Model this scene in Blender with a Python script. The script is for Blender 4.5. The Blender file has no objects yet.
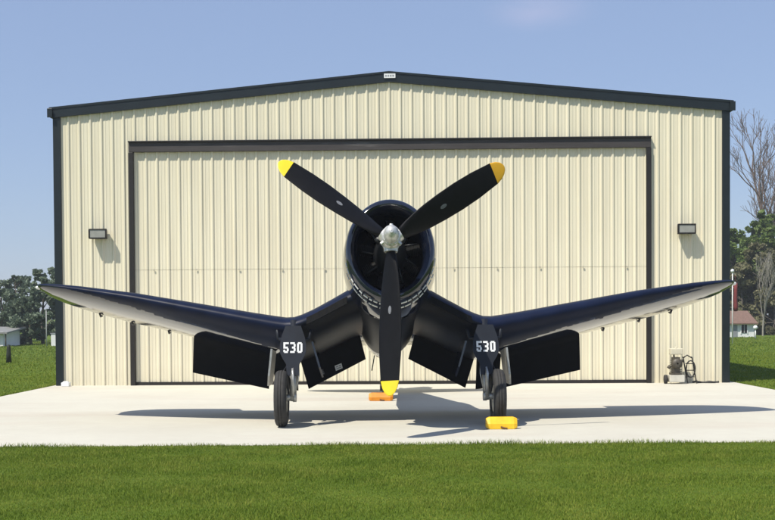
import bpy, bmesh, math, random
import numpy as np
from mathutils import Vector, Matrix
R = math.radians
sc = bpy.context.scene
col = sc.collection
random.seed(5)

# ------------------------------------------------------------------ helpers
class MB:
    def __init__(s): s.v=[]; s.f=[]; s.m=[]; s.sm=[]
    def add(s, vs, fs, mat=0, smooth=False):
        o=len(s.v); s.v += [tuple(p) for p in vs]
        for f in fs: s.f.append([i+o for i in f]); s.m.append(mat); s.sm.append(smooth)
    def wingloft(s, rings, n_up, m_up, m_lo, cap0, cap1, wrap=None):
        n=len(rings[0])
        for i in range(len(rings)-1):
            e=n_up+(wrap[i] if wrap else 0)
            for (a,b,mt) in ((0,e,m_up),(e,n,m_lo)):
                vs=[];fs=[]
                for j in range(a,b):
                    k=(j+1)%n; o=len(vs)
                    vs+=[rings[i][j],rings[i][k],rings[i+1][k],rings[i+1][j]]; fs.append((o,o+1,o+2,o+3))
                s.add(vs,fs,mt,True)
        if cap0: s.add(rings[0],[tuple(range(n))],m_lo)
        if cap1: s.add(rings[-1],[tuple(range(n))],m_lo)
    def box(s, x0,x1,y0,y1,z0,z1, mat=0, M=None):
        vs=[Vector((x,y,z)) for z in (z0,z1) for y in (y0,y1) for x in (x0,x1)]
        if M: vs=[M@v for v in vs]
        s.add(vs,[(0,2,3,1),(4,5,7,6),(0,1,5,4),(2,6,7,3),(0,4,6,2),(1,3,7,5)],mat)
    def loft(s, rings, mat=0, smooth=True, cap0=True, cap1=True, closed=True):
        n=len(rings[0]); vs=[p for r in rings for p in r]; fs=[]
        for i in range(len(rings)-1):
            for j in range(n if closed else n-1):
                k=(j+1)%n
                fs.append((i*n+j,i*n+k,(i+1)*n+k,(i+1)*n+j))
        s.add(vs,fs,mat,smooth)
        if cap0: s.add(rings[0],[tuple(range(n))],mat)
        if cap1: s.add(rings[-1],[tuple(range(n))],mat)
    def tube(s, path, rad, n=8, mat=0, smooth=True, caps=True):
        path=[Vector(p) for p in path]
        if not hasattr(rad,'__len__'): rad=[rad]*len(path)
        rings=[]
        for i,p in enumerate(path):
            t=(path[min(i+1,len(path)-1)]-path[max(i-1,0)])
            if t.length<1e-9: t=Vector((0,0,1))
            t.normalize()
            u=t.cross(Vector((0,0,1)) if abs(t.z)<.9 else Vector((1,0,0))); u.normalize(); w=t.cross(u)
            rings.append([p+(u*math.cos(a)+w*math.sin(a))*rad[i] for a in (2*math.pi*k/n for k in range(n))])
        s.loft(rings,mat,smooth,caps,caps)
    def disc_lathe(s, prof, T, n=32, mat=0, smooth=True, cap0=False, cap1=False):
        # prof: list of (axial, radius); T maps (axial, cos, sin) -> point
        rings=[[T(a, r*math.cos(2*math.pi*k/n), r*math.sin(2*math.pi*k/n)) for k in range(n)] for a,r in prof]
        s.loft(rings,mat,smooth,cap0,cap1)
    def poly_extrude(s, pts, d, mat=0, M=None):
        # pts in (x,z); extrudes along y from 0 to d
        n=len(pts); vs=[Vector((x,0,z)) for x,z in pts]+[Vector((x,d,z)) for x,z in pts]
        if M: vs=[M@v for v in vs]
        fs=[tuple(range(n)),tuple(range(2*n-1,n-1,-1))]
        for i in range(n):
            k=(i+1)%n; fs.append((i,k,n+k,n+i))
        s.add(vs,fs,mat)
    def build(s, name, mats, parent=None, bevel=0, fix=True, autosmooth=None):
        me=bpy.data.meshes.new(name); me.from_pydata(s.v,[],s.f)
        if not isinstance(mats,(list,tuple)): mats=[mats]
        for m in mats: me.materials.append(m)
        me.polygons.foreach_set('material_index',s.m)
        me.polygons.foreach_set('use_smooth',s.sm)
        if fix:
            bm=bmesh.new(); bm.from_mesh(me)
            bmesh.ops.remove_doubles(bm,verts=bm.verts,dist=1e-5)
            bmesh.ops.recalc_face_normals(bm,faces=bm.faces); bm.to_mesh(me); bm.free()
        if autosmooth: me.set_sharp_from_angle(angle=R(autosmooth))
        me.update()
        o=bpy.data.objects.new(name,me); col.objects.link(o)
        if parent: o.parent=parent
        if bevel:
            b=o.modifiers.new('bevel','BEVEL'); b.width=bevel; b.segments=2; b.limit_method='ANGLE'; b.angle_limit=R(40)
        return o
def empty(name, loc, rz=0):
    o=bpy.data.objects.new(name,None); col.objects.link(o); o.location=loc; o.rotation_euler=(0,0,rz); o.empty_display_size=.2
    return o
def tag(o,label=None,cat=None,group=None,kind=None):
    if label: o['label']=label
    if cat: o['category']=cat
    if group: o['group']=group
    if kind: o['kind']=kind
    return o
def np_mesh(name, verts, faces, mat, parent=None, smooth=False):
    """verts Nx3, faces MxK (K constant)"""
    me=bpy.data.meshes.new(name); nv=len(verts); nf,k=faces.shape
    me.vertices.add(nv); me.vertices.foreach_set('co',verts.astype(np.float32).ravel())
    me.loops.add(nf*k); me.loops.foreach_set('vertex_index',faces.astype(np.int32).ravel())
    me.polygons.add(nf); me.polygons.foreach_set('loop_start',np.arange(0,nf*k,k,dtype=np.int32))
    me.polygons.foreach_set('use_smooth',np.full(nf,smooth))
    me.materials.append(mat); me.update(calc_edges=True); me.validate()
    o=bpy.data.objects.new(name,me); col.objects.link(o)
    if parent: o.parent=parent
    return o

# ------------------------------------------------------------------ materials
def lin(c): return tuple(((x/12.92) if x<=.04045 else ((x+.055)/1.055)**2.4) for x in c)
class NT:
    def __init__(s,name):
        s.mat=bpy.data.materials.new(name); s.mat.use_nodes=True; s.t=s.mat.node_tree
        s.b=s.t.nodes['Principled BSDF']; s.out=s.t.nodes['Material Output']
    def n(s,typ,**kw):
        n=s.t.nodes.new(typ)
        for k,v in kw.items():
            if k in n.inputs: n.inputs[k].default_value=v
            else: setattr(n,k,v)
        return n
    def l(s,a,b): s.t.links.new(a,b)
    def coord(s,scale=(1,1,1),kind='Object'):
        tc=s.n('ShaderNodeTexCoord'); mp=s.n('ShaderNodeMapping'); mp.inputs['Scale'].default_value=scale
        s.l(tc.outputs[kind],mp.inputs['Vector']); return mp.outputs[0]
    def noise(s,vec,scale,detail=4,rough=.55):
        n=s.n('ShaderNodeTexNoise'); n.inputs['Scale'].default_value=scale; n.inputs['Detail'].default_value=detail; n.inputs['Roughness'].default_value=rough
        s.l(vec,n.inputs['Vector']); return n.outputs['Fac']
    def ramp(s,fac,stops):
        n=s.n('ShaderNodeValToRGB'); e=n.color_ramp.elements
        e[0].position=stops[0][0]; e[0].color=(*stops[0][1],1); e[1].position=stops[-1][0]; e[1].color=(*stops[-1][1],1)
        for p,c in stops[1:-1]:
            x=e.new(p); x.color=(*c,1)
        s.l(fac,n.inputs[0]); return n.outputs[0]
    def mix(s,fac,a,b,blend='MIX'):
        n=s.n('ShaderNodeMix',data_type='RGBA',blend_type=blend)
        if hasattr(fac,'links'): s.l(fac,n.inputs[0])
        else: n.inputs[0].default_value=fac
        for i,x in ((6,a),(7,b)):
            if hasattr(x,'links'): s.l(x,n.inputs[i])
            else: n.inputs[i].default_value=(*x,1)
        return n.outputs[2]
    def bump(s,h,strength=.2,dist=.01):
        n=s.n('ShaderNodeBump'); n.inputs['Strength'].default_value=strength; n.inputs['Distance'].default_value=dist
        s.l(h,n.inputs['Height']); s.l(n.outputs[0],s.b.inputs['Normal'])
def plain(name,c,rough=.5,metal=0,var=.12,scale=6,bump=0,spec=.5,ior=None):
    k=NT(name); v=k.coord()
    f=k.noise(v,scale,5)
    lo=tuple(x*(1-var) for x in c); hi=tuple(min(1,x*(1+var)) for x in c)
    k.l(k.ramp(f,[(.3,lo),(.7,hi)]),k.b.inputs['Base Color'])
    k.b.inputs['Roughness'].default_value=rough; k.b.inputs['Metallic'].default_value=metal
    k.b.inputs['Specular IOR Level'].default_value=spec
    if ior: k.b.inputs['IOR'].default_value=ior
    if bump: k.bump(k.noise(v,scale*6,3),bump,.01)
    return k.mat

def navy():
    k=NT('navy_gloss_paint'); v=k.coord()
    f=k.noise(v,2.2,6,.6)
    k.l(k.ramp(f,[(.3,(.0045,.0075,.019)),(.75,(.008,.012,.028))]),k.b.inputs['Base Color'])
    r=k.n('ShaderNodeMapRange'); r.inputs['To Min'].default_value=.04; r.inputs['To Max'].default_value=.10
    k.l(k.noise(v,5,5,.65),r.inputs['Value']); k.l(r.outputs[0],k.b.inputs['Roughness'])
    k.b.inputs['IOR'].default_value=1.75
    k.bump(k.noise(v,3.0,2),.22,.012)
    return k.mat
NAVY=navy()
INNER=plain('dull_inner_navy_paint',(.0035,.005,.010),.42,var=.4,scale=5,spec=.14)  # darker, duller navy for the inner wing underside and forward fuselage
TOP=plain('faded_navy_upper_and_reflection_paint',(.005,.0095,.030),.42,var=.25,scale=3,spec=.14)  # upper wing paint, also the painted dark part of the underside reflection
GDOOR=plain('dark_gear_door_paint',(.011,.014,.022),.5,var=.2,scale=5,spec=.3)
FLAPM=plain('dull_dark_paint',(.004,.0045,.006),.6,var=.3,spec=.15)
BLADE=plain('matt_black_blade_paint',(.0042,.0042,.0052),.5,var=.25,scale=9,spec=.16)
YEL=plain('yellow_tip_paint',(.80,.62,.02),.4,var=.06)
YELO=plain('orange_yellow_tip_paint',(.80,.42,.02),.4,var=.06)
SILVER=plain('brushed_aluminium',(.66,.65,.62),.42,.55,var=.2,scale=30)
STEEL=plain('grey_strut_metal',(.42,.42,.40),.4,.5,var=.2,scale=20)
ENG=plain('engine_black',(.003,.003,.003),.6,var=.4,scale=25,spec=.15)
ENGG=plain('engine_grey',(.012,.013,.015),.45,var=.3,scale=20)
RUBBER=plain('tyre_rubber',(.028,.027,.026),.8,var=.25,scale=18,bump=.2)
WHITE=plain('white_marking_paint',(.78,.79,.80),.5,var=.05)
REFLM=plain('pale_reflection_paint',(.78,.78,.77),.5,.05,var=.3,scale=30)  # pale colour of the imitated reflection on the cowl
DECAL=plain('worn_decal',(.16,.165,.18),.5,var=.3,scale=60)
GLASS=NT('clear_canopy'); GLASS.b.inputs['Base Color'].default_value=(.05,.07,.08,1); GLASS.b.inputs['Roughness'].default_value=.05; GLASS=GLASS.mat
CHY=plain('yellow_chock_paint',(.83,.50,.015),.5,var=.12,scale=8,bump=.1)
CHO=plain('orange_chock_paint',(.66,.235,.012),.55,var=.15,scale=8,bump=.1)
WOODD=plain('worn_brown_rope',(.12,.05,.02),.8)

def wall_mat():
    k=NT('cream_metal_sheet'); v=k.coord((1,1,.12)); v2=k.coord()
    a=k.noise(v,3.5,6,.6); b=k.noise(v2,.5,3,.5)
    c=k.ramp(a,[(.3,(.69,.635,.475)),(.7,(.76,.71,.545))])
    c2=k.mix(k.ramp(b,[(.35,(0,0,0)),(.75,(.25,.25,.25))]),c,(.67,.61,.46))
    # splash dirt near the ground
    sx=k.n('ShaderNodeSeparateXYZ'); k.l(v2,sx.inputs[0])
    mr=k.n('ShaderNodeMapRange'); mr.inputs['From Min'].default_value=.0; mr.inputs['From Max'].default_value=.5; mr.inputs['To Min'].default_value=.35; mr.inputs['To Max'].default_value=0
    k.l(sx.outputs[2],mr.inputs['Value'])
    mm=k.n('ShaderNodeMath',operation='MULTIPLY'); k.l(mr.outputs[0],mm.inputs[0]); k.l(k.noise(v2,7,5,.7),mm.inputs[1])
    c3=k.mix(mm.outputs[0],c2,(.35,.31,.23))
    k.l(c3,k.b.inputs['Base Color']); k.b.inputs['Roughness'].default_value=.5
    k.bump(k.noise(v,2.0,3),.12,.02)
    return k.mat
CREAM=wall_mat()
GREEN=plain('dark_green_trim',(.006,.011,.013),.4,var=.2,scale=4)
ROOFM=plain('galvanised_roof_sheet',(.12,.15,.15),.45,.3)
BRONZE=plain('bronze_door_frame',(.012,.009,.007),.5,var=.25,scale=3)
HEAD=NT('weathered_header_steel')
_v=HEAD.coord((.35,1,3)); HEAD.l(HEAD.ramp(HEAD.noise(_v,2.2,6,.65),[(.35,(.032,.027,.026)),(.6,(.050,.043,.041)),(.78,(.12,.11,.105))]),HEAD.b.inputs['Base Color']); HEAD.b.inputs['Roughness'].default_value=.6; HEAD=HEAD.mat
LENS=plain('frosted_lamp_lens',(.30,.30,.27),.25,var=.1)
DARKM=plain('dark_metal',(.02,.02,.02),.5)
GREYL=plain('grey_print',(.30,.31,.33),.6)

def concrete_mat():
    k=NT('pale_concrete'); v=k.coord()
    a=k.noise(v,.45,6,.6); b=k.noise(v,4,6,.7); st=k.noise(k.coord((.22,.9,1)),.8,5,.6)
    c=k.ramp(a,[(.3,(.52,.50,.425)),(.7,(.585,.57,.49))])
    c=k.mix(k.ramp(b,[(.35,(.22,)*3),(.62,(0,)*3)]),c,(.44,.41,.35))
    c=k.mix(k.ramp(st,[(.50,(0,)*3),(.76,(.6,)*3)]),c,(.47,.40,.33))
    fine=k.noise(v,60,3,.6)
    c=k.mix(k.ramp(fine,[(.4,(.18,)*3),(.6,(0,)*3)]),c,(.45,.42,.36))
    k.l(c,k.b.inputs['Base Color']); k.b.inputs['Roughness'].default_value=.85
    k.bump(fine,.15,.004)
    return k.mat
CONC=concrete_mat()
def lawn_mat():
    k=NT('mown_lawn'); v=k.coord()
    a=k.noise(v,.25,5,.6); b=k.noise(v,2.2,6,.7); f=k.noise(v,40,4,.7)
    c=k.ramp(b,[(.3,(.084,.138,.014)),(.55,(.128,.19,.021)),(.75,(.185,.23,.033))])
    c=k.mix(k.ramp(a,[(.35,(0,)*3),(.7,(.45,)*3)]),c,(.10,.14,.02))
    c=k.mix(k.ramp(f,[(.35,(.6,)*3),(.6,(0,)*3)]),c,(.03,.055,.008))
    k.l(c,k.b.inputs['Base Color']); k.b.inputs['Roughness'].default_value=.9; k.b.inputs['Specular IOR Level'].default_value=.1
    k.bump(f,.6,.04)
    return k.mat
LAWN=lawn_mat()
def leafy(name,stops,trans=.3,scale=.9):
    k=NT(name); v=k.coord()
    g=k.n('ShaderNodeNewGeometry')
    m=k.n('ShaderNodeMath',operation='ADD'); mm=k.n('ShaderNodeMath',operation='MULTIPLY'); mm.inputs[1].default_value=.45
    k.l(g.outputs['Random Per Island'],mm.inputs[0]); k.l(k.noise(v,scale,4),m.inputs[0]); k.l(mm.outputs[0],m.inputs[1])
    c=k.ramp(m.outputs[0],stops)
    k.l(c,k.b.inputs['Base Color']); k.b.inputs['Roughness'].default_value=.6; k.b.inputs['Specular IOR Level'].default_value=.2
    tr=k.n('ShaderNodeBsdfTranslucent'); k.l(c,tr.inputs[0]); mx=k.n('ShaderNodeMixShader'); mx.inputs[0].default_value=trans
    k.l(k.b.outputs[0],mx.inputs[1]); k.l(tr.outputs[0],mx.inputs[2]); k.l(mx.outputs[0],k.out.inputs[0])
    return k.mat
GRASS=leafy('grass_blades',[(.3,(.088,.150,.014)),(.65,(.156,.226,.022)),(1.0,(.26,.29,.048))],.35,1.6)
LEAF_BLUE=leafy('dull_green_leaves',[(.35,(.09,.128,.086)),(.7,(.14,.184,.122)),(1.0,(.20,.245,.165))],.25)
LEAF_GRN=leafy('deep_green_leaves',[(.35,(.075,.128,.031)),(.7,(.132,.19,.05)),(1.0,(.20,.26,.078))],.25)
LEAF_OLV=leafy('olive_leaves',[(.35,(.115,.118,.056)),(.7,(.175,.168,.09)),(1.0,(.24,.225,.13))],.25)
BARK=plain('grey_brown_bark',(.10,.085,.068),.9,var=.35,scale=4,bump=.3)
BARE=plain('bleached_bark',(.15,.115,.10),.9,var=.3,scale=3)

# ------------------------------------------------------------------ camera
F=1150.0; EYE=1.56; HY=317.0
cam=bpy.data.cameras.new('camera'); co=bpy.data.objects.new('camera',cam); col.objects.link(co); sc.camera=co
cam.sensor_width=36; cam.lens=36*F/775; cam.clip_end=6000; cam.clip_start=.05
PIT=1.3
cam.shift_y=(HY+F*math.tan(R(PIT))-260)/775
co.matrix_world=Matrix.Translation((0,0,EYE))@Matrix.Rotation(R(90-PIT),4,'X')@Matrix.Rotation(R(-.355),4,'Z')

# ------------------------------------------------------------------ light
sun_to=Vector((-.48,-.46,1.0)).normalized()
elev=math.asin(sun_to.z); az=math.atan2(sun_to.x,sun_to.y)
L=bpy.data.lights.new('sun','SUN'); L.energy=4.6; L.angle=R(.53); L.color=(1,.94,.82)
lo=bpy.data.objects.new('sun',L); col.objects.link(lo); lo.rotation_euler=sun_to.to_track_quat('Z','Y').to_euler(); lo.location=(-20,-20,40)
w=bpy.data.worlds.new('World'); sc.world=w; w.use_nodes=True
nt=w.node_tree; bg=nt.nodes['Background']
sky=nt.nodes.new('ShaderNodeTexSky'); sky.sky_type='NISHITA'; sky.sun_disc=False
sky.sun_elevation=elev; sky.sun_rotation=az; sky.altitude=0; sky.air_density=1.1; sky.dust_density=.35; sky.ozone_density=4.5
# a faint wisp of cloud high in the sky
tc=nt.nodes.new('ShaderNodeTexCoord'); 
dirc=Vector((540-387.5,F,HY-12)).normalized()
def wisp(dirv,rad,amount,prev):
    vm=nt.nodes.new('ShaderNodeMapping'); vm.vector_type='POINT'
    vm.inputs['Location'].default_value=tuple(-x*s for x,s in zip(dirv,(1,1,2.6))); vm.inputs['Scale'].default_value=(1,1,2.6)
    nt.links.new(tc.outputs['Generated'],vm.inputs['Vector'])
    ln=nt.nodes.new('ShaderNodeVectorMath'); ln.operation='LENGTH'; nt.links.new(vm.outputs[0],ln.inputs[0])
    mr=nt.nodes.new('ShaderNodeMapRange'); mr.inputs['From Min'].default_value=0; mr.inputs['From Max'].default_value=rad; mr.inputs['To Min'].default_value=amount; mr.inputs['To Max'].default_value=0; mr.interpolation_type='SMOOTHSTEP'
    nt.links.new(ln.outputs['Value'],mr.inputs['Value'])
    ns=nt.nodes.new('ShaderNodeTexNoise'); ns.inputs['Scale'].default_value=26; ns.inputs['Detail'].default_value=6; nt.links.new(vm.outputs[0],ns.inputs['Vector'])
    ml=nt.nodes.new('ShaderNodeMath'); ml.operation='MULTIPLY'; nt.links.new(mr.outputs[0],ml.inputs[0]); nt.links.new(ns.outputs['Fac'],ml.inputs[1])
    mx=nt.nodes.new('ShaderNodeMix'); mx.data_type='RGBA'; nt.links.new(ml.outputs[0],mx.inputs[0]); nt.links.new(prev,mx.inputs[6]); mx.inputs[7].default_value=(5.6,5.0,6.2,1)
    return mx.outputs[2]
hzm=nt.nodes.new('ShaderNodeMix'); hzm.data_type='RGBA'; hzm.inputs[0].default_value=.62
nt.links.new(sky.outputs[0],hzm.inputs[6]); hzm.inputs[7].default_value=(2.30,2.90,4.55,1)
skyc=wisp(dirc,.055,.34,hzm.outputs[2])
nt.links.new(skyc,bg.inputs[0]); bg.inputs[1].default_value=.118
sc.view_settings.view_transform='Standard'; sc.view_settings.look='None'; sc.view_settings.exposure=.30; sc.view_settings.gamma=1; sc.view_settings.use_curve_mapping=False

# ------------------------------------------------------------------ ground
m=MB(); m.add([(-2500,-300,0),(2500,-300,0),(2500,5000,0),(-2500,5000,0)],[(0,1,2,3)])
tag(m.build('lawn_ground',LAWN),kind='structure')
m=MB(); rng=random.Random(2)
m.box(-7.78,7.98,14.0,45.5,-.2,.012)
tag(m.build('concrete_apron',CONC,bevel=.006),kind='structure')

def blades(name,regions,label=None):
    V=[];Fc=[];base=0; g=np.random.default_rng(7)
    for (x0,x1,y0,y1,dens,h,wd) in regions:
        n=int((x1-x0)*(y1-y0)*dens)
        x=g.uniform(x0,x1,n); y=g.uniform(y0,y1,n)
        patch=.72+.38*np.sin(x*2.1+1.3*np.sin(y*1.7))*np.sin(y*2.7+1.1*np.sin(x*1.3))
        if 13.9<y0<13.95: y=y0+(y-y0)*(.8+.5*np.sin(x*3.1+1.7*np.sin(x*7.3))+.35*np.sin(x*17.0))
        hh=h*g.uniform(.45,1.15,n)*patch; a=g.uniform(0,2*np.pi,n); ln=g.uniform(.15,.9,n)*hh; la=g.uniform(0,2*np.pi,n)
        ww=wd*g.uniform(.6,1.3,n)
        dx=np.cos(a)*ww/2; dy=np.sin(a)*ww/2; z=np.zeros(n)-.004
        p0=np.stack([x-dx,y-dy,z],1); p1=np.stack([x+dx,y+dy,z],1)
        mx=x+np.cos(la)*ln*.35; my=y+np.sin(la)*ln*.35; mz=hh*.6
        p2=np.stack([mx+dx*.8,my+dy*.8,mz],1); p3=np.stack([mx-dx*.8,my-dy*.8,mz],1)
        p4=np.stack([x+np.cos(la)*ln,y+np.sin(la)*ln,hh],1)
        p5=p4+np.stack([dx*.1,dy*.1,z*0],1)
        V.append(np.stack([p0,p1,p2,p3,p4,p5],1).reshape(-1,3))
        i=np.arange(n)*6+base
        Fc.append(np.stack([np.stack([i,i+1,i+2,i+3],1),np.stack([i+3,i+2,i+5,i+4],1)],1).reshape(-1,4)); base+=n*6
    o=np_mesh(name,np.concatenate(V),np.concatenate(Fc),GRASS)
    return tag(o,'short mown green grass in front of and around the concrete apron','grass',kind='stuff')
blades('grass',[(-6.3,6.3,8.3,13.99,4600,.038,.0050),(-7.5,7.5,5.0,8.2,900,.05,.008),(-7.5,7.5,13.93,14.02,3200,.07,.006),
    (7.99,16,18,32,420,.055,.014),(-16,-7.79,18,32,420,.055,.014),(8.3,22,32,48,130,.065,.024),(-22,-8.1,32,48,130,.065,.024),(13,32,48,80,36,.08,.045),(-32,-13,48,80,36,.08,.045),(7.98,8.06,14,45,1500,.09,.012),(-7.86,-7.79,14,45,1500,.09,.012)])

# ------------------------------------------------------------------ hangar
HX,HYY=.07,26.5
hang=empty('hangar',(HX,HYY,.012),R(-1.3))
tag(hang,'cream ribbed metal aircraft hangar with dark green trim and a wide closed door','hangar')
HW=7.74; EV=6.32; PK=7.06; DL,DR,DT=-6.01,5.97,5.63
def ztop(x): return EV+(PK-EV)*(1-abs(x)/HW)
P=.305*.838
def profile(x0,x1,depth=.028):
    """ribbed sheet outline (x, y): y negative is towards the viewer"""
    pts=[]; k=math.floor(x0/P)-1; h=depth
    while k*P<x1+P:
        b=k*P
        pts+= [(b-.040,0),(b-.016,-h),(b+.016,-h),(b+.040,0)]
        for q in (.34,.66):
            c=b+P*q; pts+=[(c-.014,0),(c-.007,-.005),(c+.007,-.005),(c+.014,0)]
        k+=1
    out=[]
    for (a,b) in zip(pts,pts[1:]):
        if b[0]<=x0 or a[0]>=x1: continue
        def at(x): t=(x-a[0])/max(1e-9,(b[0]-a[0])); return (x,a[1]+(b[1]-a[1])*t)
        if not out: out.append(at(max(x0,a[0])))
        out.append(at(min(x1,b[0])))
    return out
def sheet(mb,x0,x1,z0,zt,y=0,depth=.028,mat=0):
    pr=profile(x0,x1,depth)
    for (a,b) in zip(pr,pr[1:]):
        mb.add([(a[0],y+a[1],z0),(b[0],y+b[1],z0),(b[0],y+b[1],zt(b[0])),(a[0],y+a[1],zt(a[0]))],[(0,1,2,3)],mat)
m=MB()
sheet(m,-HW+.02,DL,0,ztop); sheet(m,DR,HW-.02,0,ztop)
sheet(m,DL,0,DT,ztop); sheet(m,0,DR,DT,ztop)
DEP=19.0
for sx in (-1,1):   # side walls, ribbed
    pr=profile(.0,DEP)
    for a,b in zip(pr,pr[1:]):
        m.add([(sx*(HW-.03)-sx*a[1],a[0]+.04,0),(sx*(HW-.03)-sx*b[1],b[0]+.04,0),(sx*(HW-.03)-sx*b[1],b[0]+.04,EV-.05),(sx*(HW-.03)-sx*a[1],a[0]+.04,EV-.05)],[(0,1,2,3)])
m.add([(-HW,DEP,0),(HW,DEP,0),(HW,DEP,EV-.02),(0,DEP,PK-.02),(-HW,DEP,EV-.02)],[(0,1,2,3,4)])
m.build('wall',CREAM,hang,fix=False)
# roof
m=MB(); OV=.05
for sx in (-1,1):
    vs=[]
    for y in (-.082,DEP+.2):
        for (x,z) in ((0,PK+.10),(sx*(HW+OV),EV+.085),(sx*(HW+OV),EV+.045),(0,PK+.06)): vs.append((x,y,z))
    m.add(vs,[(0,1,2,3),(4,7,6,5),(0,4,5,1),(1,5,6,2),(2,6,7,3)])
m.build('roof',ROOFM,hang)
# rake trim along the gable
m=MB()
for sx in (-1,1):
    def rz(x,o): return PK+o-(PK-EV)*(x/HW)
    A=[(0,.035),(0,-.16)]
    xs=(0.0,HW+.06)
    pts=[(sx*xs[0],rz(xs[0],.055)),(sx*xs[1],rz(xs[1],.055)),(sx*xs[1],rz(xs[1],-.135)),(sx*xs[0],rz(xs[0],-.135))]
    m.poly_extrude(pts,.075,M=Matrix.Translation((0,-.085,0)))
    # small lip along the top of the trim
    pts=[(sx*xs[0],rz(xs[0],.105)),(sx*(xs[1]+.03),rz(xs[1],.105)),(sx*(xs[1]+.03),rz(xs[1],.0585)),(sx*xs[0],rz(xs[0],.0585))]
    m.poly_extrude(pts,.05,M=Matrix.Translation((0,-.10,0)))
m.build('gable_trim',GREEN,hang)
for sx in (-1,1):   # eave gutter running back, with its end box
    m=MB(); m.box(sx*HW+sx*.022,sx*(HW+.10),-.13,DEP,EV-.12,EV+.05); m.box(sx*HW-sx*.0,sx*(HW+.12),-.145,-.1302,EV-.14,EV+.07); m.build('gutter',GREEN,hang,bevel=.008)
for sx in (-1,1):
    m=MB(); m.box(min(sx*(HW-.155),sx*(HW+.02)),max(sx*(HW-.155),sx*(HW+.02)),-.05,.13,0,EV-.10); m.build('corner_trim',GREEN,hang,bevel=.006)
# door frame
m=MB()
m.box(DL,DL+.11,-.09,.10,0,DT-.26); m.box(DR-.11,DR,-.09,.10,0,DT-.26)
m.box(DL,DR,-.12,.10,DT-.035,DT)
m.build('door_frame',BRONZE,hang,bevel=.006)
m=MB()
m.box(DL+.003,DR-.003,-.075,.09,DT-.25,DT-.036)
m.build('door_header',HEAD,hang,bevel=.004)
# door leaf
m=MB()
sheet(m,DL+.111,DR-.111,.075,lambda x:2.666,y=.02); sheet(m,DL+.111,DR-.111,2.673,lambda x:DT-.251,y=.02)
m.box(DL+.12,DR-.12,.028,.03,.075,DT-.26,0)
dl=m.build('hangar_door',CREAM,hang,fix=False)
m=MB(); m.box(DL+.111,DR-.111,-.02,.04,.004,.072); m.build('bottom_seal',BRONZE,dl)
HM=plain('pale_hinge_metal',(.50,.47,.37),.5,.1)
for i in range(12):
    x=DL+.55+i*(DR-DL-1.1)/11; m=MB(); m.box(x-.018,x+.018,-.016,-.002,2.65,2.685); m.build('hinge',HM,dl)
# plaque under the ridge
m=MB(); m.box(-.11,.15,-.112,-.1005,PK-.055,PK+.045)
for i in range(4): m.box(-.085+i*.055,-.047+i*.055,-.1145,-.1122,PK-.025,PK+.015,1)
m.build('name_plaque',[WHITE,GREYL],hang)
# wall lamps
def lamp(x,z,label):
    r=empty('wall_lamp',hang.matrix_basis@Vector((0,0,0)))
    p=Matrix.Translation(hang.location)@Matrix.Rotation(R(-1.3),4,'Z')@Vector((x,-.035,z))
    r.location=p; r.rotation_euler=(0,0,R(-1.3)); tag(r,label,'wall lamp',group='wall lamps on the hangar front')
    m=MB(); w2,h2,d=.20,.115,.21
    # tapered housing, open frame at the front
    rings=[]
    for (yy,a,b,zo) in ((0,.17,.10,-.01),(-d*.75,w2,h2,0),(-d,w2,h2,0)):
        rings.append([(-a,yy,-b+zo),(a,yy,-b+zo),(a,yy,b+zo),(-a,yy,b+zo)])
    m.loft(rings,0,False,True,True)
    for (x0,x1,z0,z1) in ((-w2,w2,h2-.028,h2),(-w2,w2,-h2,-h2+.03),(-w2,-w2+.025,-h2+.03,h2-.028),(w2-.025,w2,-h2+.03,h2-.028)):
        m.box(x0,x1,-d-.018,-d-.0005,z0,z1)
    m.build('housing',BRONZE,r,bevel=.004)
    m=MB(); m.box(-w2+.026,w2-.026,-d-.008,-d-.001,-h2+.031,h2-.029); m.build('lens',LENS,r)
lamp((97.5-392)/43.4+.09,1.56+(317-236)/43.4+.07,'bronze wall pack lamp on the hangar wall left of the door')
lamp((686-392)/43.0-.10,1.56+(317-226.5)/43.6-.13,'bronze wall pack lamp on the hangar wall right of the door')
m=MB(); m.box(-.09,.09,-.09,.09,0,.09); m.box(-.06,.06,-.06,.06,.091,.115)
o=m.build('splash_block',WHITE,bevel=.01); o.location=(-7.40,26.42,.013); tag(o,'small white block on the concrete at the left hangar corner','block')

# ------------------------------------------------------------------ fighter plane
TH=R(12); CT,ST=math.cos(TH),math.sin(TH); XS=.838
PY=16.3
plane=empty('fighter_plane',(.03,PY,.012),R(.9))
tag(plane,'glossy dark navy gull winged propeller fighter plane parked on the concrete apron','airplane')
HUBZ=2.545; HUBY=14.86-PY
def T(x,y,z): return Vector((x*XS, y*CT+z*ST+HUBY, HUBZ+z*CT-y*ST))
def ringT(a,c,s): return T(c,a,s)

# fuselage
m=MB()
st=[(1.40,0,.66,.66,2),(1.6,0,.705,.71,2),(2.0,-.02,.67,.74,2.1),(3.0,-.03,.62,.77,2.2),(4.0,.0,.58,.80,2.2),(5.0,.03,.52,.72,2.2),(6.0,.09,.44,.58,2.1),(7.0,.15,.35,.45,2),(8.0,.22,.24,.33,2),(9.0,.28,.13,.22,2),(9.8,.32,.05,.10,2),(10.0,.33,.01,.02,2)]
rings=[]
for (y,zc,hw,hh,e) in st:
    r=[]
    for k in range(40):
        a=2*math.pi*k/40; c,s_=math.cos(a),math.sin(a)
        r.append(T(hw*math.copysign(abs(c)**(2/e),c), y, zc+hh*math.copysign(abs(s_)**(2/e),s_)))
    rings.append(r)
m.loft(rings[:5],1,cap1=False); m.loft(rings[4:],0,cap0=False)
fus=m.build('fuselage',[NAVY,INNER],plane)
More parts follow.
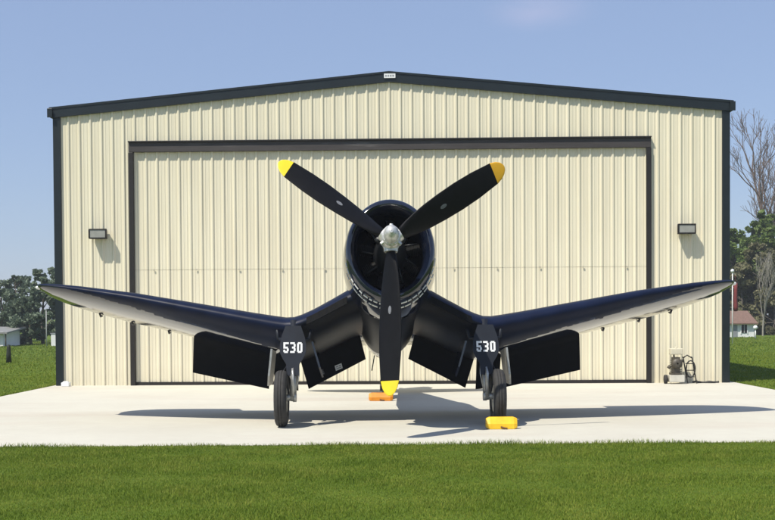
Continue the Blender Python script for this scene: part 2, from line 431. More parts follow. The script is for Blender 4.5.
# canopy
m=MB(); rings=[]
for (y,w_,h_) in ((3.35,.30,.02),(3.6,.31,.26),(4.0,.30,.36),(4.6,.27,.30),(5.0,.2,.08)):
    rings.append([T(w_*math.cos(a),y,.72+h_*math.sin(a)) for a in (math.pi*k/12 for k in range(13))])
m.loft(rings,closed=False,cap0=False,cap1=False); m.build('canopy',GLASS,fus)
# tail fin and stabilisers
def foil(t,u0=1.0,n=14):
    us=[u0*(.5-.5*math.cos(math.pi*i/n)) for i in range(n+1)]
    def yt(u): return 5*t*(.2969*math.sqrt(max(u,0))-.126*u-.3516*u*u+.2843*u**3-.1036*u**4)
    up=[(u,yt(u)) for u in reversed(us)]; lo_=[(u,-yt(u)) for u in us[1:]]
    return up+lo_
m=MB(); rings=[]
for (z,y0,c) in ((.25,8.0,1.75),(.6,8.15,1.6),(1.0,8.4,1.35),(1.35,8.7,1.0),(1.55,8.95,.55),(1.58,9.05,.25)):
    rings.append([T(q*c,y0+u*c,z) for u,q in foil(.10)])
m.loft(rings); m.build('tail_fin',NAVY,plane)
for s in (-1,1):
    m=MB(); rings=[]
    for (x,y0,c) in ((.1,8.1,1.35),(1.0,8.3,1.15),(1.8,8.5,.95),(2.3,8.75,.6),(2.5,9.0,.2)):
        rings.append([T(s*x,y0+u*c,.38+q*c) for u,q in foil(.09)])
    m.loft(rings); m.build('tailplane',NAVY,plane)

# cowling
m=MB()
prof=[(a_,b_*1.055) for a_,b_ in [(1.15,.50),(.80,.50),(.62,.515),(.52,.535),(.46,.565),(.435,.60),(.445,.635),(.49,.662),(.58,.685),(.75,.708),(1.0,.728),(1.25,.736),(1.42,.732),(1.46,.715),(1.45,.66)]]
m.disc_lathe(prof,ringT,72)
cowl=m.build('cowling',NAVY,plane,autosmooth=50)
# pale raised dashes imitating the ground's reflection round the lower nose ring
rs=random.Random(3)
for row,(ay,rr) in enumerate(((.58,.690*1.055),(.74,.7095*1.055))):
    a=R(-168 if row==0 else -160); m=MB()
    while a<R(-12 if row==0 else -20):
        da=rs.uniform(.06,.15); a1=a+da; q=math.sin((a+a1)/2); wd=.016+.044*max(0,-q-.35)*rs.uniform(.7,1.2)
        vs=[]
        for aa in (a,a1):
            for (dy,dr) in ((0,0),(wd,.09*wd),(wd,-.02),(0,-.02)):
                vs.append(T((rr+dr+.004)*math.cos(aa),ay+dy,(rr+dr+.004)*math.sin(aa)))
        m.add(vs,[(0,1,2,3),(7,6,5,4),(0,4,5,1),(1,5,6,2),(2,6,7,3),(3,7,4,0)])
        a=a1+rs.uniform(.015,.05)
    m.build('reflection_dash',REFLM,cowl)
# engine
m=MB()
m.disc_lathe([(1.1,.5),(1.1,.02)],ringT,48,0,False)
m.disc_lathe([(1.05,.30),(.8,.29),(.62,.24),(.45,.20),(.30,.15),(.14,.12),(.14,.02)],ringT,32,1)
for k in range(9):
    a=math.pi/2+2*math.pi*k/9
    for q in range(8):
        r0=.27+q*.028
        ca,sa=math.cos(a),math.sin(a)
        ring=lambda rr,dr:[T(ca*rr-sa*.085*math.cos(b)*dr, .80+.085*math.sin(b)*dr, sa*rr+ca*.085*math.cos(b)*dr) for b in (2*math.pi*j/12 for j in range(12))]
        m.loft([ring(r0,1),ring(r0+.012,1)],0,False); m.loft([ring(r0+.012,.82),ring(r0+.028,.82)],0,False)
    m.tube([T(ca*.25-sa*.06,.66,sa*.25+ca*.06),T(ca*.45-sa*.05,.68,sa*.45+ca*.05)],.012,6,1)
m.tube([T(0,.42,.18),T(0,.40,.30)],[.06,.045],10,1); m.tube([T(-.16,.45,.09),T(-.22,.43,.15)],[.05,.04],10,1); m.tube([T(.16,.45,.09),T(.22,.43,.15)],[.05,.04],10,1)
m.build('engine',[ENG,ENGG],plane)

# propeller: hub, three blades
m=MB()
m.disc_lathe([(.16,.05),(.16,.135),(.06,.150),(-.06,.150),(-.12,.135),(-.15,.115),(-.17,.135),(-.21,.135),(-.225,.118),(-.31,.108),(-.37,.085),(-.40,.055),(-.412,.03),(-.43,.028),(-.433,.004)],ringT,36)
for k in range(3):
    a=-math.pi/2-R(1.2)+2*math.pi*k/3; ca,sa=math.cos(a),math.sin(a)
    m.tube([T(ca*.06,0,sa*.06),T(ca*.165,0,sa*.165)],[.10,.088],16)
    b=a+math.pi/3
    m.tube([T(math.cos(b)*.12,-.10,math.sin(b)*.12),T(math.cos(b)*.18,-.10,math.sin(b)*.18)],[.03,.024],10)
for k in range(12):
    a=2*math.pi*k/12
    m.tube([T(math.cos(a)*.115,-.20,math.sin(a)*.115),T(math.cos(a)*.115,-.226,math.sin(a)*.115)],.014,6,0,False)
prop=m.build('propeller',SILVER,plane,autosmooth=35)
ST_=[(.135,.14,.11,42),(.22,.20,.10,42),(.32,.255,.08,41),(.45,.30,.06,39),(.65,.345,.045,36),(.9,.375,.034,33),(1.2,.385,.026,29),(1.5,.365,.021,26),(1.70,.325,.017,23),(1.835,.30,.014,21.5),(1.842,.298,.014,21.5),(1.93,.245,.011,20.5),(1.99,.17,.008,20),(2.025,.085,.006,20),(2.035,.02,.004,20)]
for k in range(3):
    a=-math.pi/2-R(1.2)+2*math.pi*k/3
    er=Vector((math.cos(a),0,math.sin(a))); et=Vector((-math.sin(a),0,math.cos(a))); ey=Vector((0,1,0))
    m=MB(); rings=[]; PR=[]
    for (r,c,t,b) in ST_:
        b=R(b); ch=et*math.cos(b)-ey*math.sin(b); th=et*math.sin(b)+ey*math.cos(b)
        ring=[]
        for j in range(20):
            q=2*math.pi*j/20; 
            cx=math.cos(q)*c/2; tx=math.sin(q)*t/2
            ring.append(T(*(er*r+ch*cx+th*tx)))
        rings.append(ring)
    m.loft(rings[:10],0,True,True,False); m.loft(rings[9:11],0,True,False,False); m.loft(rings[10:],1,True,False,True)
    # worn maker's oval on the camber face
    r,c,t,b=.93,.352,.0335,32.6; b=R(b); ch=et*math.cos(b)-ey*math.sin(b); th=et*math.sin(b)+ey*math.cos(b)
    vs=[T(*(er*(r+.055*math.cos(q))+ch*(.027*math.sin(q))-th*(t/2+.002))) for q in (2*math.pi*j/16 for j in range(16))]
    m.add(vs,[tuple(range(16))],2)
    bl=m.build('blade',[BLADE,YELO if k==1 else YEL,DECAL],prop)

# wings
WST=[(0.4, 1.68, 2.75, -0.3, 0.17), (0.7, 1.72, 2.75, -0.385, 0.17), (1.0, 1.78, 2.72, -0.51, 0.165), (1.3, 1.85, 2.7, -0.625, 0.16), (1.5, 1.9, 2.68, -0.69, 0.16), (1.65, 1.93, 2.66, -0.725, 0.16), (1.8, 1.95, 2.64, -0.725, 0.16), (2.0, 1.97, 2.6, -0.695, 0.16), (2.421, 2.01, 2.52, -0.62, 0.155), (3.052, 2.08, 2.4, -0.5, 0.15), (3.788, 2.17, 2.2, -0.36, 0.145), (4.479, 2.28, 2.05, -0.222, 0.135), (5.099, 2.4, 1.86, -0.112, 0.125), (5.564, 2.51, 1.64, -0.028, 0.12), (5.925, 2.6, 1.37, 0.032, 0.115), (6.163, 2.67, 1.09, 0.07, 0.11), (6.308, 2.74, 0.8, 0.092, 0.1), (6.37, 2.8, 0.53, 0.102, 0.1), (6.39, 2.9, 0.18, 0.108, 0.09)]
INC=R(1.5)
def wsta(x):
    for a,b in zip(WST,WST[1:]):
        if a[0]<=x<=b[0]:
            t=(x-a[0])/(b[0]-a[0]); return tuple(p+(q-p)*t for p,q in zip(a,b))
    return WST[-1]
def wpt(s,st,u,q):
    x,y0,c,z0,t=st
    return (s*x, y0+u*c, z0+(q+.006*4*u*(1-u))*c-u*c*math.sin(INC))
def wring(s,st,u0=1.0):
    return [T(*wpt(s,st,u,q)) for u,q in foil(st[4]*1.10,u0,NF)]
UH=.775; NF=64
for s in (-1,1):
    m=MB()
    rw=random.Random(4+s)
    def dense(x0,x1,st_):
        xs_=sorted(set([x0,x1]+[w_[0] for w_ in WST if x0<w_[0]<x1]+[x0+(x1-x0)*i_/st_ for i_ in range(1,st_)]))
        return [wsta(x_) for x_ in xs_]
    def dark_refl(L): return [max(0,int(round(31*(1-(w_[0]-1.65)/4.3)**.85*UHF+rw.uniform(-.7,.7)))) if w_[0]<5.9 else 0 for w_ in L]  # dark paint carried under the leading edge, shaped like a reflection's dark band
    near=dense(.40,1.65,6); far_=dense(1.65,3.7,20); outer=dense(3.7,WST[-1][0],34)
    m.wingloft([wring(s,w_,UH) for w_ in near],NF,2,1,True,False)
    UHF=.90; m.wingloft([wring(s,w_,UH) for w_ in far_],NF,2,0,False,True,dark_refl(far_))
    UHF=1.0; m.wingloft([wring(s,w_,1.0) for w_ in outer],NF,2,0,True,True,dark_refl(outer))
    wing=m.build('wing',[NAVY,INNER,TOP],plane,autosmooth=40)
    # flaps, hinged down under the trailing edge
    for (x0,x1,L0,L1) in ((.55,1.70,.56,.66),(1.74,2.20,.66,.68),(2.22,3.70,.72,.74)):
        m=MB(); rings=[]
        a=wsta(x0); b=wsta(x1); slope=math.atan2(b[3]-a[3],x1-x0)
        if x0==1.74: slope=0
        dl_=R(50)
        for (st_,Lf) in ((a,L0),(b,L1)):
            h=Vector(wpt(s,st_,UH+.005,-.0)); h.z-=.03
            dn=Vector((s*math.sin(slope),0,-math.cos(slope)))
            d=Vector((0,math.cos(dl_),0))+dn*math.sin(dl_); nn=Vector((0,-math.sin(dl_),0))+dn*math.cos(dl_)  # nn: towards front-below
            rings.append([T(*(h+d*u+nn*q)) for u,q in ((-.04,.0),(0,.045),(.12,.05),(Lf*.6,.03),(Lf,.006),(Lf,-.006),(Lf*.6,-.03),(.12,-.055),(0,-.05))])
        m.loft(rings,0,False)
        mats=[FLAPM]
        if s==-1 and x0==.55:   # small white placard on the flap face
            h=Vector(wpt(s,wsta(1.06),UH+.005,0)); h.z-=.03; sl=math.atan2(b[3]-a[3],x1-x0)
            dn=Vector((s*math.sin(sl),0,-math.cos(sl))); ex=Vector((math.cos(sl),0,s*math.sin(sl)))
            d=Vector((0,math.cos(dl_),0))+dn*math.sin(dl_); nn=Vector((0,-math.sin(dl_),0))+dn*math.cos(dl_)
            for (u0,u1,e0,e1,o_,mt) in ((.40,.50,-.07,.07,.043,1),(.42,.44,-.05,-.01,.0445,2),(.42,.44,.01,.05,.0445,2),(.46,.475,-.05,.05,.0445,2)):
                m.add([T(*(h+d*uu+ex*ee+nn*o_)) for uu,ee in ((u0,e0),(u0,e1),(u1,e1),(u1,e0))],[(0,1,2,3)],mt)
            mats=[FLAPM,WHITE,GREYL]
        m.build('flap',mats,wing)
    # root air intake: slot with vanes let into the leading edge
    m=MB()
    for (z0,z1,mt,pr_) in ((-.045,.045,0,.010),(-.06,-.045,1,.022)):
        rings=[]
        for x in (.72,.9,1.1,1.3,1.42):
            w_=wsta(x); y=w_[1]-pr_
            rings.append([T(s*x,y,w_[3]+z0),T(s*x,y,w_[3]+z1),T(s*x,y+.16,w_[3]+z1),T(s*x,y+.16,w_[3]+z0)])
        m.loft(rings,mt,False)
    for i in range(5):
        x=.78+i*.14; w_=wsta(x); y=w_[1]-.012
        m.loft([[T(s*x-.006,y,w_[3]-.045),T(s*x+.006,y,w_[3]-.045),T(s*x+.006,y+.1,w_[3]-.045),T(s*x-.006,y+.1,w_[3]-.045)],[T(s*x-.006,y,w_[3]+.045),T(s*x+.006,y,w_[3]+.045),T(s*x+.006,y+.1,w_[3]+.045),T(s*x-.006,y+.1,w_[3]+.045)]],1,False)
    m.build('air_intake',[ENG,FLAPM],wing)
    # tip light
    m=MB(); rings=[]
    c0=Vector(wpt(s,wsta(6.36),.25,0))
    for i in range(7):
        a=math.pi*i/6; rr=.028*math.sin(a)+.001
        rings.append([T(*(c0+Vector((s*(.03-.06*math.cos(a)),rr*1.5*math.cos(q),rr*math.sin(q))))) for q in (2*math.pi*j/10 for j in range(10))])
    m.loft(rings); m.build('navigation_light',WHITE,wing)
    # aileron hinge fairings under the outer wing
    for x in (4.25,4.95,5.55):
        m=MB(); p=Vector(wpt(s,wsta(x),.93,-.012)); m.tube([T(*(p+Vector((0,-.12,-.005)))),T(*(p+Vector((0,0,-.03)))),T(*(p+Vector((0,.12,0))))],[.010,.022,.010],8)
        m.build('hinge_fairing',ENGG,wing)

# digits
def digit(ch):
    w,h,t=.076,.155,.027
    S=[]
    def hb(z,x0=0,x1=w): S.append((x0,x1,z,z+t))
    def vb(x,z0,z1): S.append((x,x+t,z0,z1))
    c=.012
    mid=(h-t)/2
    if ch=='5': hb(h-t); vb(0,mid+t+.0,h-t); hb(mid,0,w-c); vb(w-t,t,mid); hb(0,c,w-c); S.append((0,t,t*.5,t+.02))
    if ch=='3': hb(h-t,0,w-c); vb(w-t,mid+t,h-t); hb(mid,.025,w-c*.5); vb(w-t,t,mid); hb(0,0,w-c)
    if ch=='0': hb(h-t,c,w-c); hb(0,c,w-c); vb(0,t*.6,h-t*.6); vb(w-t,t*.6,h-t*.6)
    return S
# main gear
for s in (-1,1):
    top=Vector((s*1.375,.36,1.50)); bot=Vector((s*1.375,.02,.42))
    ax=(bot-top).normalized()
    m=MB()
    m.tube([top,top+ax*.62],.058,16,2); m.tube([top+ax*.60,top+ax*.66],.075,16,1); m.tube([top+ax*.62,bot+ax*.05],.052,16,1)
    m.tube([bot,bot+Vector((s*.14,0,-.012))],.045,12,1)      # axle
    # torque links in front, brake line
    m.tube([top+ax*.66+Vector((0,-.09,0)),top+ax*.80+Vector((0,-.20,0)),bot+Vector((0,-.07,.02))],[.028,.026,.028],8,1)
    m.tube([top+ax*.4+Vector((-s*.07,-.08,0)),top+ax*.8+Vector((-s*.09,-.13,0)),bot+Vector((-s*.04,-.05,.05))],.009,6,1)
    m.tube([bot+Vector((-s*.05,0,0)),bot+Vector((s*.0,0,0))],.07,14,1)
    m.tube([top+ax*.15+Vector((s*.02,.02,0)),Vector((s*1.36,.62,1.02)),Vector((s*1.36,.95,1.16))],[.035,.03,.03],10,2)      # drag brace
    m.tube([top+ax*.30+Vector((-s*.22,.0,.02)),top+ax*.30+Vector((s*.22,.0,.02))],.026,10,2)                                # door cross tube
    for q in (-1,1): m.tube([top+ax*.30+Vector((q*.22,.0,.02)),top+ax*.12+Vector((q*.25,.06,.0)),top+ax*.02+Vector((q*.23,.16,.0))],.022,8,2)
    m.tube([top+ax*.62+Vector((s*.06,-.05,0)),top+ax*.74+Vector((s*.13,-.10,0)),top+ax*.90+Vector((s*.10,-.09,0)),bot+Vector((s*.06,-.05,.06))],.010,6,2)
    gear=m.build('landing_gear',[NAVY,STEEL,GDOOR],plane)
    # wheel
    m=MB(); wc=Vector((s*1.535,.0,.402))
    tp=[(a_*.84,b_) for a_,b_ in [(-.055,.20),(-.085,.235),(-.105,.29),(-.104,.345),(-.085,.382),(-.05,.398),(-.03,.402),(-.026,.394),(-.018,.394),(-.014,.404),(.014,.404),(.018,.394),(.026,.394),(.03,.402),(.05,.398),(.085,.382),(.104,.345),(.105,.29),(.085,.235),(.055,.20)]]
    TW=lambda a,c,q:wc+Vector((a,c,q))
    m.disc_lathe([(a,r*.995) for a,r in tp],TW,56,0)
    m.disc_lathe([(-.06,.02),(-.075,.07),(-.055,.10),(-.05,.17),(-.07,.205),(-.06,.215)],TW,32,1,True,True,False)
    m.disc_lathe([(.06,.02),(.075,.07),(.055,.10),(.05,.17),(.07,.205),(.06,.215)],TW,32,1,True,True,False)
    m.build('wheel',[RUBBER,STEEL],gear)
    # strut door with the number
    pts=[(-.11,.37),(.11,.37),(.165,.21),(.185,.10),(.185,-.02),(.15,-.10),(.095,-.19),(.085,-.36),(-.085,-.36),(-.095,-.19),(-.15,-.10),(-.185,-.02),(-.185,.10),(-.165,.21)]
    cz=1.075
    Mx=Matrix.Translation((s*1.375,.065,cz))@Matrix.Rotation(R(-15),4,'X')
    m=MB(); m.poly_extrude(pts,.022,0,Mx)
    x=-.135
    for ch in '530':
        for (x0,x1,z0,z1) in digit(ch): m.box(x+x0,x+x1,-.004,-.0004,.0+z0-.03,.0+z1-.03,1,Mx)
        x+=.097
    m.build('gear_door',[GDOOR,WHITE],gear,fix=True)
    # side doors of the wheel bay
    for (xx,tilt,y0,y1,z0,z1) in ((1.69,-6,.25,1.05,.56,1.10),(1.10,16,.30,1.1,.66,1.20)):
        M2=Matrix.Translation((s*xx,0,1.15))@Matrix.Rotation(R(s*tilt),4,'Y')
        m=MB(); 
        pts=[(y0+.08,z0-1.15),(y0,z0-1.0),(y0+.02,z1-1.15),(y1,z1-1.22),(y1-.05,z0-1.15)]
        n=len(pts); vs=[M2@Vector((o_,y,z)) for o_ in (-.014,.014) for y,z in pts]
        fs=[tuple(range(n)),tuple(range(2*n-1,n-1,-1))]+[(i,(i+1)%n,n+(i+1)%n,n+i) for i in range(n)]
        m.add(vs,fs); 
        m.build('side_door',[NAVY if xx<1.5 else STEEL,STEEL],gear)
# tail wheel
m=MB()
tw=Vector((-.0,5.35,.155))
m.tube([Vector((0,5.75,.95)),Vector((0,5.52,.45)),Vector((0,5.38,.30))],[.06,.05,.045],12,1)
m.tube([Vector((-.075,5.42,.33)),tw+Vector((-.075,0,0))],.02,8,1); m.tube([Vector((.075,5.42,.33)),tw+Vector((.075,0,0))],.02,8,1); m.box(-.09,.09,5.36,5.46,.30,.36,1)
m.disc_lathe([(-.045,.06),(-.055,.12),(-.03,.15),(.03,.15),(.055,.12),(.045,.06)],lambda a,c,q:tw+Vector((a,c,q)),28,0,True,True,True)
m.build('tail_wheel',[RUBBER,ENGG],plane)
for s in (-1,1):
    m=MB(); M2=Matrix.Translation((s*.17,5.75,.95))@Matrix.Rotation(R(s*-10),4,'Y'); m.box(-.01,.01,-.35,.35,-.42,.02,0,M2); m.build('tail_wheel_door',NAVY,plane)

# ------------------------------------------------------------------ chocks
def chock(name,x,y,w_,h_,d_,mat,label,rz=0):
    m=MB()
    sec=[(-d_/2,0),(-d_/2-.0,h_*.45),(-d_*.22,h_),(d_*.22,h_),(d_/2,h_*.45),(d_/2,0)]
    rings=[]
    for (xx,sc_) in ((-w_/2,.72),(-w_/2+.05,1),(w_/2-.05,1),(w_/2,.72)):
        rings.append([(xx,a*sc_,(h_*.12+b*.76+h_*.0) if sc_<1 else b) for a,b in sec])
    m.loft(rings,0,False); m.tube([(-.02,-d_/2-.004,h_*.2),(.03,-d_/2-.02,h_*.1),(.07,-d_/2-.03,.012)],.014,6,1)
    o=m.build(name,[mat,WOODD],bevel=.012); o.location=(x,y,.013); o.rotation_euler=(0,0,rz)
    return tag(o,label,'wheel chock',group='wheel chocks')
chock('wheel_chock',1.56,15.80,.43,.165,.17,CHY,'bright yellow wheel chock in front of the right main wheel',R(2))
chock('wheel_chock',-.125,21.25,.45,.15,.17,CHO,'orange wheel chock in front of the small tail wheel',R(-3))

# ------------------------------------------------------------------ cart by the wall
cart=empty('pressure_washer',(6.52,25.98,.013),R(-1.3)); tag(cart,'small engine driven washer cart standing against the hangar wall','cart')
m=MB(); m.box(-.17,.16,-.16,.16,.04,.20); m.build('base_box',plain('dirty_white_metal',(.55,.53,.46),.5),cart,bevel=.01)
m=MB(); m.disc_lathe([(-.03,.02),(-.035,.06),(-.03,.10),(.03,.10),(.035,.06),(.03,.02)],lambda a,c,q:Vector((-.23+a,.02+c,.10+q)),20,0,True,True,True); m.build('wheel',RUBBER,cart)
m=MB(); m.box(-.13,.10,-.12,.12,.201,.25)
m.disc_lathe([(-.17,.02),(-.165,.105),(-.10,.125),(-.09,.09)],lambda a,c,q:Vector((0+c,a,.46+q)),24)
m.box(-.08,.07,-.09,.12,.25,.60); m.tube([(-.14,-.05,.36),(-.19,-.05,.40)],.04,8); m.tube([(.09,-.03,.5),(.15,-.03,.52)],.035,8)
for k in range(6): m.box(-.11,.11,-.085,.115,.27+k*.05,.285+k*.05)
m.tube([(-.06,-.06,.60),(-.07,-.08,.72)],.02,6)
m.build('engine',plain('greasy_engine',(.07,.06,.045),.5,var=.5,scale=14),cart)
m=MB(); m.box(-.14,.14,-.10,.12,.66,.80); m.tube([(0,0,.80),(0,0,.83)],.03,10); m.build('fuel_tank',plain('cream_tank',(.56,.52,.40),.4),cart,bevel=.02)
m=MB()
for x in (.22,.42):
    m.tube([(x+ .05,.02,.0),(x,.05,.30),(x-.04,.08,.58),(x-.05,.10,.60)],.014,8)
m.tube([(.18,.08,.58),(.27,.09,.64),(.37,.08,.58)],.014,8)
for z in (.15,.30,.45): m.tube([(.225,.045,z),(.425,.045,z)],.011,6)
hp=[(.33+.10*math.cos(a),-.0+.012*a/6,.33+.19*math.sin(a)) for a in (2*math.pi*j/16 for j in range(34))]
m.tube(hp,.016,6)
m.build('hose_frame',DARKM,cart)
hz=[(6.95+t*.6, 26.18+.03*math.sin(t*9)-.01*t, .035+.008*math.sin(t*13)) for t in (i/30 for i in range(31))]
m=MB(); m.tube(hz,.022,8); m.tube([(p[0]+.08,p[1]-.05,.03) for p in hz[:22]],.02,8)
tag(m.build('garden_hose',DARKM),'dark hose lying along the hangar wall base beside the cart','hose')

# ------------------------------------------------------------------ vegetation
def tube_np(mb,path,rad,n=5): mb.tube(path,rad,n,0,True,False)
def leaf_cloud(g,centres,radii,n,size):
    k=len(centres); idx=g.integers(0,k,n)
    d=g.normal(size=(n,3)); d/=np.linalg.norm(d,axis=1,keepdims=True)
    r=g.uniform(.25,1.0,n)**.55
    p=np.array(centres)[idx]+d*(r[:,None])*np.array(radii)[idx][:,None]*np.array([1,1,.8])
    u=g.normal(size=(n,3)); u/=np.linalg.norm(u,axis=1,keepdims=True)
    v=np.cross(u,g.normal(size=(n,3))); v/=np.linalg.norm(v,axis=1,keepdims=True)
    s=size*g.uniform(.5,1.3,n)[:,None]
    q=np.stack([p-u*s-v*s*.2,p-u*s*.1-v*s*.65,p+u*s,p+u*s*.05+v*s*.6],1).reshape(-1,3)
    return q,np.arange(n*4).reshape(-1,4)
def tree(x,y,h,rad,leaf,label,seed,n=5000,size=.16,base=.25,xs=.85,group='trees beyond the field',name='broadleaf_tree'):
    g=np.random.default_rng(seed); rr=random.Random(seed)
    root=empty(name,(x,y,0)); tag(root,label,'tree',group)
    m=MB(); tr=h*.018+.04
    top=h*.8; path=[(rr.uniform(-.1,.1)*i*.3,rr.uniform(-.1,.1)*i*.3,top*i/5-.05) for i in range(6)]
    m.tube(path,[tr*(1-.8*i/5) for i in range(6)],8)
    C=[];Rd=[]
    nb=int(10+h*1.6)
    for i in range(nb):
        t=base+(1-base)*(i+.5)/nb; z=h*t
        prof=math.sin(math.pi*min(1,(t-base)/(1-base)*.80+.17))**.7
        a=rr.uniform(0,6.28); d=rad*prof*rr.uniform(.35,.95)
        c=(math.cos(a)*d*xs,math.sin(a)*d,z*rr.uniform(.94,1.0))
        C.append(c); Rd.append(rad*rr.uniform(.22,.42)*(.55+.45*prof))
        k=min(5,max(1,int((z-.4*d)/top*5))); p0=path[k]
        m.tube([p0,((p0[0]+c[0])/2,(p0[1]+c[1])/2,(p0[2]+c[2])/2+.1*d),c],[tr*.38,tr*.22,tr*.07],5)
    m.build('trunk',BARK,root)
    C2=[];R2=[]
    for c,rd in zip(C,Rd):
        for _ in range(7):
            d=g.normal(size=3); d/=np.linalg.norm(d)
            C2.append(tuple(np.array(c)+d*rd*g.uniform(.3,1.15)*np.array([1,1,.75]))); R2.append(rd*g.uniform(.2,.55))
    q,f=leaf_cloud(g,C2,R2,n,size)
    np_mesh('crown',q,f,leaf,root)
    return root
def PX(px,Y): return (px-387.5)/F*Y
# left group
LT=[(2,78,4.3,2.3,'smaller round crowned tree at the far left edge behind the shed'),
    (18,84,4.9,2.2,'middle tree of the left group just right of the shed roof'),
    (43,72,4.75,1.6,'tallest dark tree of the left group close to the hangar corner'),
    (57,76,5.0,1.9,'tree of the left group half hidden behind the hangar corner'),
    (31,70,2.9,1.5,'low bushy dark tree under the left group beside the shed')]
for i,(px,Y,h,r,lb) in enumerate(LT): tree(PX(px,Y),Y,h,r,LEAF_BLUE,lb,20+i,6500,.13,.06,group='trees left of the hangar')
tree(PX(-45,82),82,6.0,2.8,LEAF_BLUE,'round tree standing left of the shed and nearest to it',41,4500,.18,.08,group='trees left of the hangar')
tree(PX(-110,88),88,5.2,2.6,LEAF_BLUE,'low wide tree in the left treeline well beyond the shed',42,4500,.18,.08,group='trees left of the hangar')
tree(PX(-170,86),86,6.4,3.0,LEAF_BLUE,'big round tree at the far end of the left treeline',43,4500,.2,.08,group='trees left of the hangar')
# right group
RT=[(735,92,8.4,2.4,LEAF_GRN,'dark green tree next to the right hangar corner behind the house',.06),
    (752,98,9.4,2.6,LEAF_GRN,'tall green tree behind the house roof on the right',.06),
    (771,92,9.6,2.8,LEAF_GRN,'dense green tree at the right picture edge',.06),
    (743,90,5.6,2.1,LEAF_OLV,'olive brown bush like tree right behind the small house',.03),
    (759,89,7.0,2.3,LEAF_OLV,'olive leaved tree behind the yard lamp',.03),
    (775,88,6.2,2.3,LEAF_OLV,'olive leaved tree at the right edge nearest the field',.03)]
RT+=[(728,104,9.0,2.6,LEAF_GRN,'tall dark tree farthest back and half hidden by the hangar corner',.03),(762,106,8.8,3.0,LEAF_GRN,'broad green tree farthest back between the house and the right edge',.03)]
for i,(px,Y,h,r,lf,lb,bs) in enumerate(RT): tree(PX(px,Y),Y,h,r,lf,lb,60+i,11000,.18,bs,group='trees right of the hangar')
tree(PX(800,92),92,8.6,3,LEAF_GRN,'big green tree at the outer end of the right woods',81,4500,.2,.05,group='trees right of the hangar')
def bare_tree(x,y,h,seed,label,lean=(-.06,0),levels=6,mat=BARE,name='bare_tree',spread=.5,r0=.2,first=.36):
    rr=random.Random(seed); root=empty(name,(x,y,0)); tag(root,label,'tree','bare trees on the right')
    m=MB(); mb=MB()
    def grow(p,d,L,r,lv):
        pts=[p]; n=4
        for i in range(n):
            wob=.07 if lv==0 else .13
            d=(d+Vector((rr.uniform(-1,1),rr.uniform(-1,1),rr.uniform(-.3,.8)))*wob).normalized(); pts.append(pts[-1]+d*L/n)
        (m if lv==0 else mb).tube(pts,[max(.012,r*(1-.4*i/n)) for i in range(n+1)],7 if lv<2 else 4,0,True,False)
        if lv>=levels: return
        k=4 if lv in (0,1,levels-1) else 3
        a0=rr.uniform(0,6.28)
        for i in range(k):
            j=n if i<2 else rr.randint(1,3)
            a=a0+6.28*i/k+rr.uniform(-.4,.4); u=d.cross(Vector((math.cos(a),math.sin(a),.1))).normalized()
            ang=rr.uniform(.22,spread)*(1.0 if i else .5)
            dd=(d*math.cos(ang)+u*math.sin(ang)); dd.z+=.10
            grow(pts[j],dd.normalized(),L*rr.uniform(.60,.76),r*rr.uniform(.5,.62),lv+1)
    grow(Vector((0,0,-.1)),Vector((lean[0],lean[1],1)).normalized(),h*first,r0,0)
    m.build('trunk',mat,root,fix=False); mb.build('branches',mat,root,fix=False)
    return root
bare_tree(PX(780,97),97,14.6,4,'tall leafless tree rising high above the green trees on the right',lean=(-.09,0),levels=6,r0=.30,first=.42,spread=.72)
bare_tree(PX(763,84),84,5.2,9,'slender pale bare tree standing before the woods by the yard lamp',lean=(0,0),levels=4,r0=.075,mat=plain('pale_bark',(.28,.26,.22),.9),name='slender_tree',spread=.45,first=.5)

# ------------------------------------------------------------------ small buildings and yard things
WALLW=plain('white_painted_siding',(.76,.76,.75),.6,var=.06,scale=2)
def rowhouse(): pass
h=empty('small_house',(PX(741,80),80,0)); tag(h,'small white house with a red brown roof beyond the field on the right','house')
m=MB(); m.box(-1.35,.92,0,3,0,1.0); m.add([(-1.35,0,1),(.92,0,1),(.92,3,1),(-1.35,3,1)],[(0,1,2,3)]); m.build('wall',WALLW,h)
m=MB(); 
vs=[(-1.5,-.25,.98),(1.12,-.25,.98),(.92,1.5,1.85),(-1.5,1.5,1.85),(-1.5,3.25,.98),(1.12,3.25,.98)]
m.add(vs+[(x,y,z-.07) for x,y,z in vs],[(0,1,2,3),(3,2,5,4),(6,9,8,7),(9,10,11,8),(0,6,7,1),(1,7,8,2),(2,8,11,5)]); m.build('roof',plain('red_brown_shingles',(.17,.105,.08),.8,var=.2,scale=8,bump=.3),h)
m=MB(); m.box(.02,.42,-.03,-.002,.30,.88); m.build('window',DARKM,h)
m=MB(); m.box(-.035,.02,-.05,-.001,.25,.93); m.box(.42,.475,-.05,-.001,.25,.93); m.box(.02,.42,-.05,-.001,.88,.93); m.box(.21,.23,-.045,-.031,.30,.88); m.build('window_frame',WHITE,h)
m=MB(); m.box(-.55,-.25,-.03,-.002,0,.85); m.build('door',plain('grey_house_door',(.25,.26,.28),.5),h)
y_=empty('yard_lamp',(PX(755.5,74),74,0)); tag(y_,'white globe lamp on a short post in front of the woods','lamp post')
m=MB(); m.tube([(0,0,0),(0,0,.62)],[.05,.035],10); m.build('post',WALLW,y_)
m=MB(); rings=[[(.14*math.sin(a)*math.cos(q),.14*math.sin(a)*math.sin(q),.74-.14*math.cos(a)) for q in (2*math.pi*j/16 for j in range(16))] for a in (math.pi*i/10 for i in range(11))]
m.loft(rings,cap0=False,cap1=False); m.build('globe',WHITE,y_)
ws=empty('windsock',(PX(732.5,62),62,0)); tag(ws,'limp red windsock on a thin white pole beside the hangar corner','windsock')
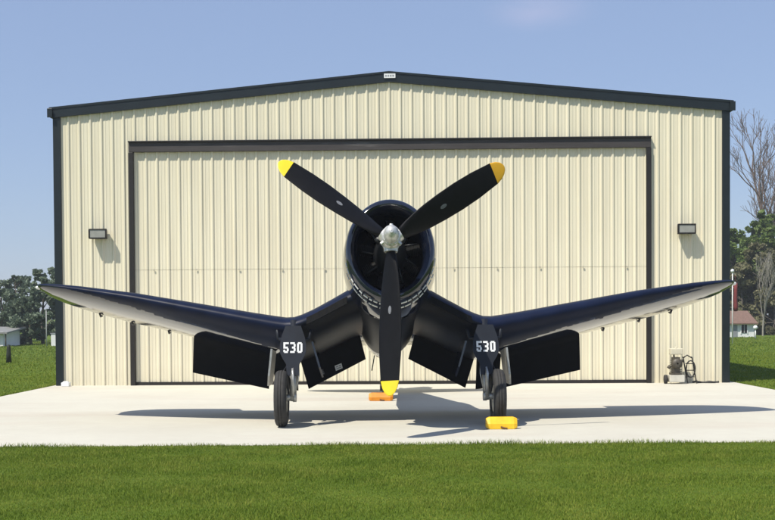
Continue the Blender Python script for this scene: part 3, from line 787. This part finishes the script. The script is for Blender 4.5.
m=MB(); m.tube([(0,0,0),(0,0,3.85)],[.035,.025],8); m.tube([(-.02,0,3.80),(.16,0,3.74)],.015,6); m.build('pole',WALLW,ws)
m=MB(); 
rings=[]
for (z,rx,ox) in ((3.82,.03,0),(3.88,.09,0),(3.97,.10,0),(4.03,.03,0)): rings.append([(ox+rx*math.cos(q),rx*math.sin(q),z) for q in (2*math.pi*j/10 for j in range(10))])
m.loft(rings); m.build('beacon',WHITE,ws)
m=MB(); rings=[]
for (z,r_,ox) in ((3.28,.10,.17),(2.9,.085,.19),(2.4,.095,.17),(2.0,.11,.20),(1.75,.08,.18)):
    rings.append([(ox+r_*(1+.25*math.sin(3*q))*math.cos(q),r_*math.sin(q),z) for q in (2*math.pi*j/18 for j in range(18))])
m.loft(rings); m.tube([(.13,0,3.73),(.17,0,3.28)],.01,5); m.build('sock',plain('faded_red_cloth',(.17,.03,.03),.8,var=.25),ws)
# left side
s_=empty('storage_shed',(PX(-13,66),66,0)); tag(s_,'low white shed with a grey roof at the far left field edge','shed')
m=MB(); m.box(-2.6,.92,0,3.0,0,.86)
for i in range(14): m.box(-2.55+i*.25,-2.52+i*.25,-.02,-.001,.02,.80)
m.build('wall',WALLW,s_)
m=MB(); vs=[(-2.8,-.3,.88),(1.25,-.3,.82),(1.25,3.2,1.10),(-2.8,3.2,1.16)]; m.add(vs+[(x,y,z-.09) for x,y,z in vs],[(0,1,2,3),(7,6,5,4),(0,4,5,1),(1,5,6,2),(2,6,7,3),(3,7,4,0)]); m.build('roof',plain('grey_shed_roof',(.22,.22,.21),.6),s_)
m=MB(); m.tube([(1.12,-.15,0),(1.12,-.15,.75)],.04,6); m.build('post',BARK,s_)
o=empty('utility_cabinet',(PX(54.5,66),66,0)); tag(o,'small white cabinet beside the trees near the left hangar corner','cabinet')
m=MB(); m.box(-.16,.14,-.15,.15,.0,.72); m.build('cabinet_body',WALLW,o,bevel=.02)
m=MB(); m.box(-.19,.17,-.18,.18,.721,.76); m.build('cabinet_lid',GREYL,o)
m=MB(); m.tube([(0,0,0),(0,0,1.0),(0,0,2.05)],[.03,.026,.02],8); m.tube([(0,0,2.05),(0,0,2.09)],.03,8)
o=m.build('pole',plain('weathered_white_pole',(.5,.5,.48),.6)); o.location=(PX(46.5,65),65,0); tag(o,'thin pale pole in front of the dark trees on the left','pole')
m=MB(); m.loft([[(r*math.cos(q),r*math.sin(q),z) for q in (2*math.pi*j/12 for j in range(12))] for z,r in ((0,.095),(.3,.085),(.55,.07),(.63,.055),(.66,.02))])
o=m.build('marker_post',plain('dark_green_post',(.012,.018,.010),.7)); o.location=(PX(8.5,41),41,0); tag(o,'short dark post standing alone in the left field','post')

# ------------------------------------------------------------------ air
hz_m=bpy.data.materials.new('summer_haze'); hz_m.use_nodes=True; t=hz_m.node_tree
for n in list(t.nodes):
    if n.type=='BSDF_PRINCIPLED': t.nodes.remove(n)
pv=t.nodes.new('ShaderNodeVolumePrincipled'); pv.inputs['Color'].default_value=(.88,.93,1,1); pv.inputs['Density'].default_value=.0007; pv.inputs['Anisotropy'].default_value=.1
t.links.new(pv.outputs[0],[n for n in t.nodes if n.type=='OUTPUT_MATERIAL'][0].inputs['Volume'])
m=MB(); m.box(-160,160,-60,260,-1,26); hz_=m.build('haze',hz_m); tag(hz_,kind='stuff'); hz_['label']='thin pale summer haze over the whole airfield'; hz_['category']='haze'
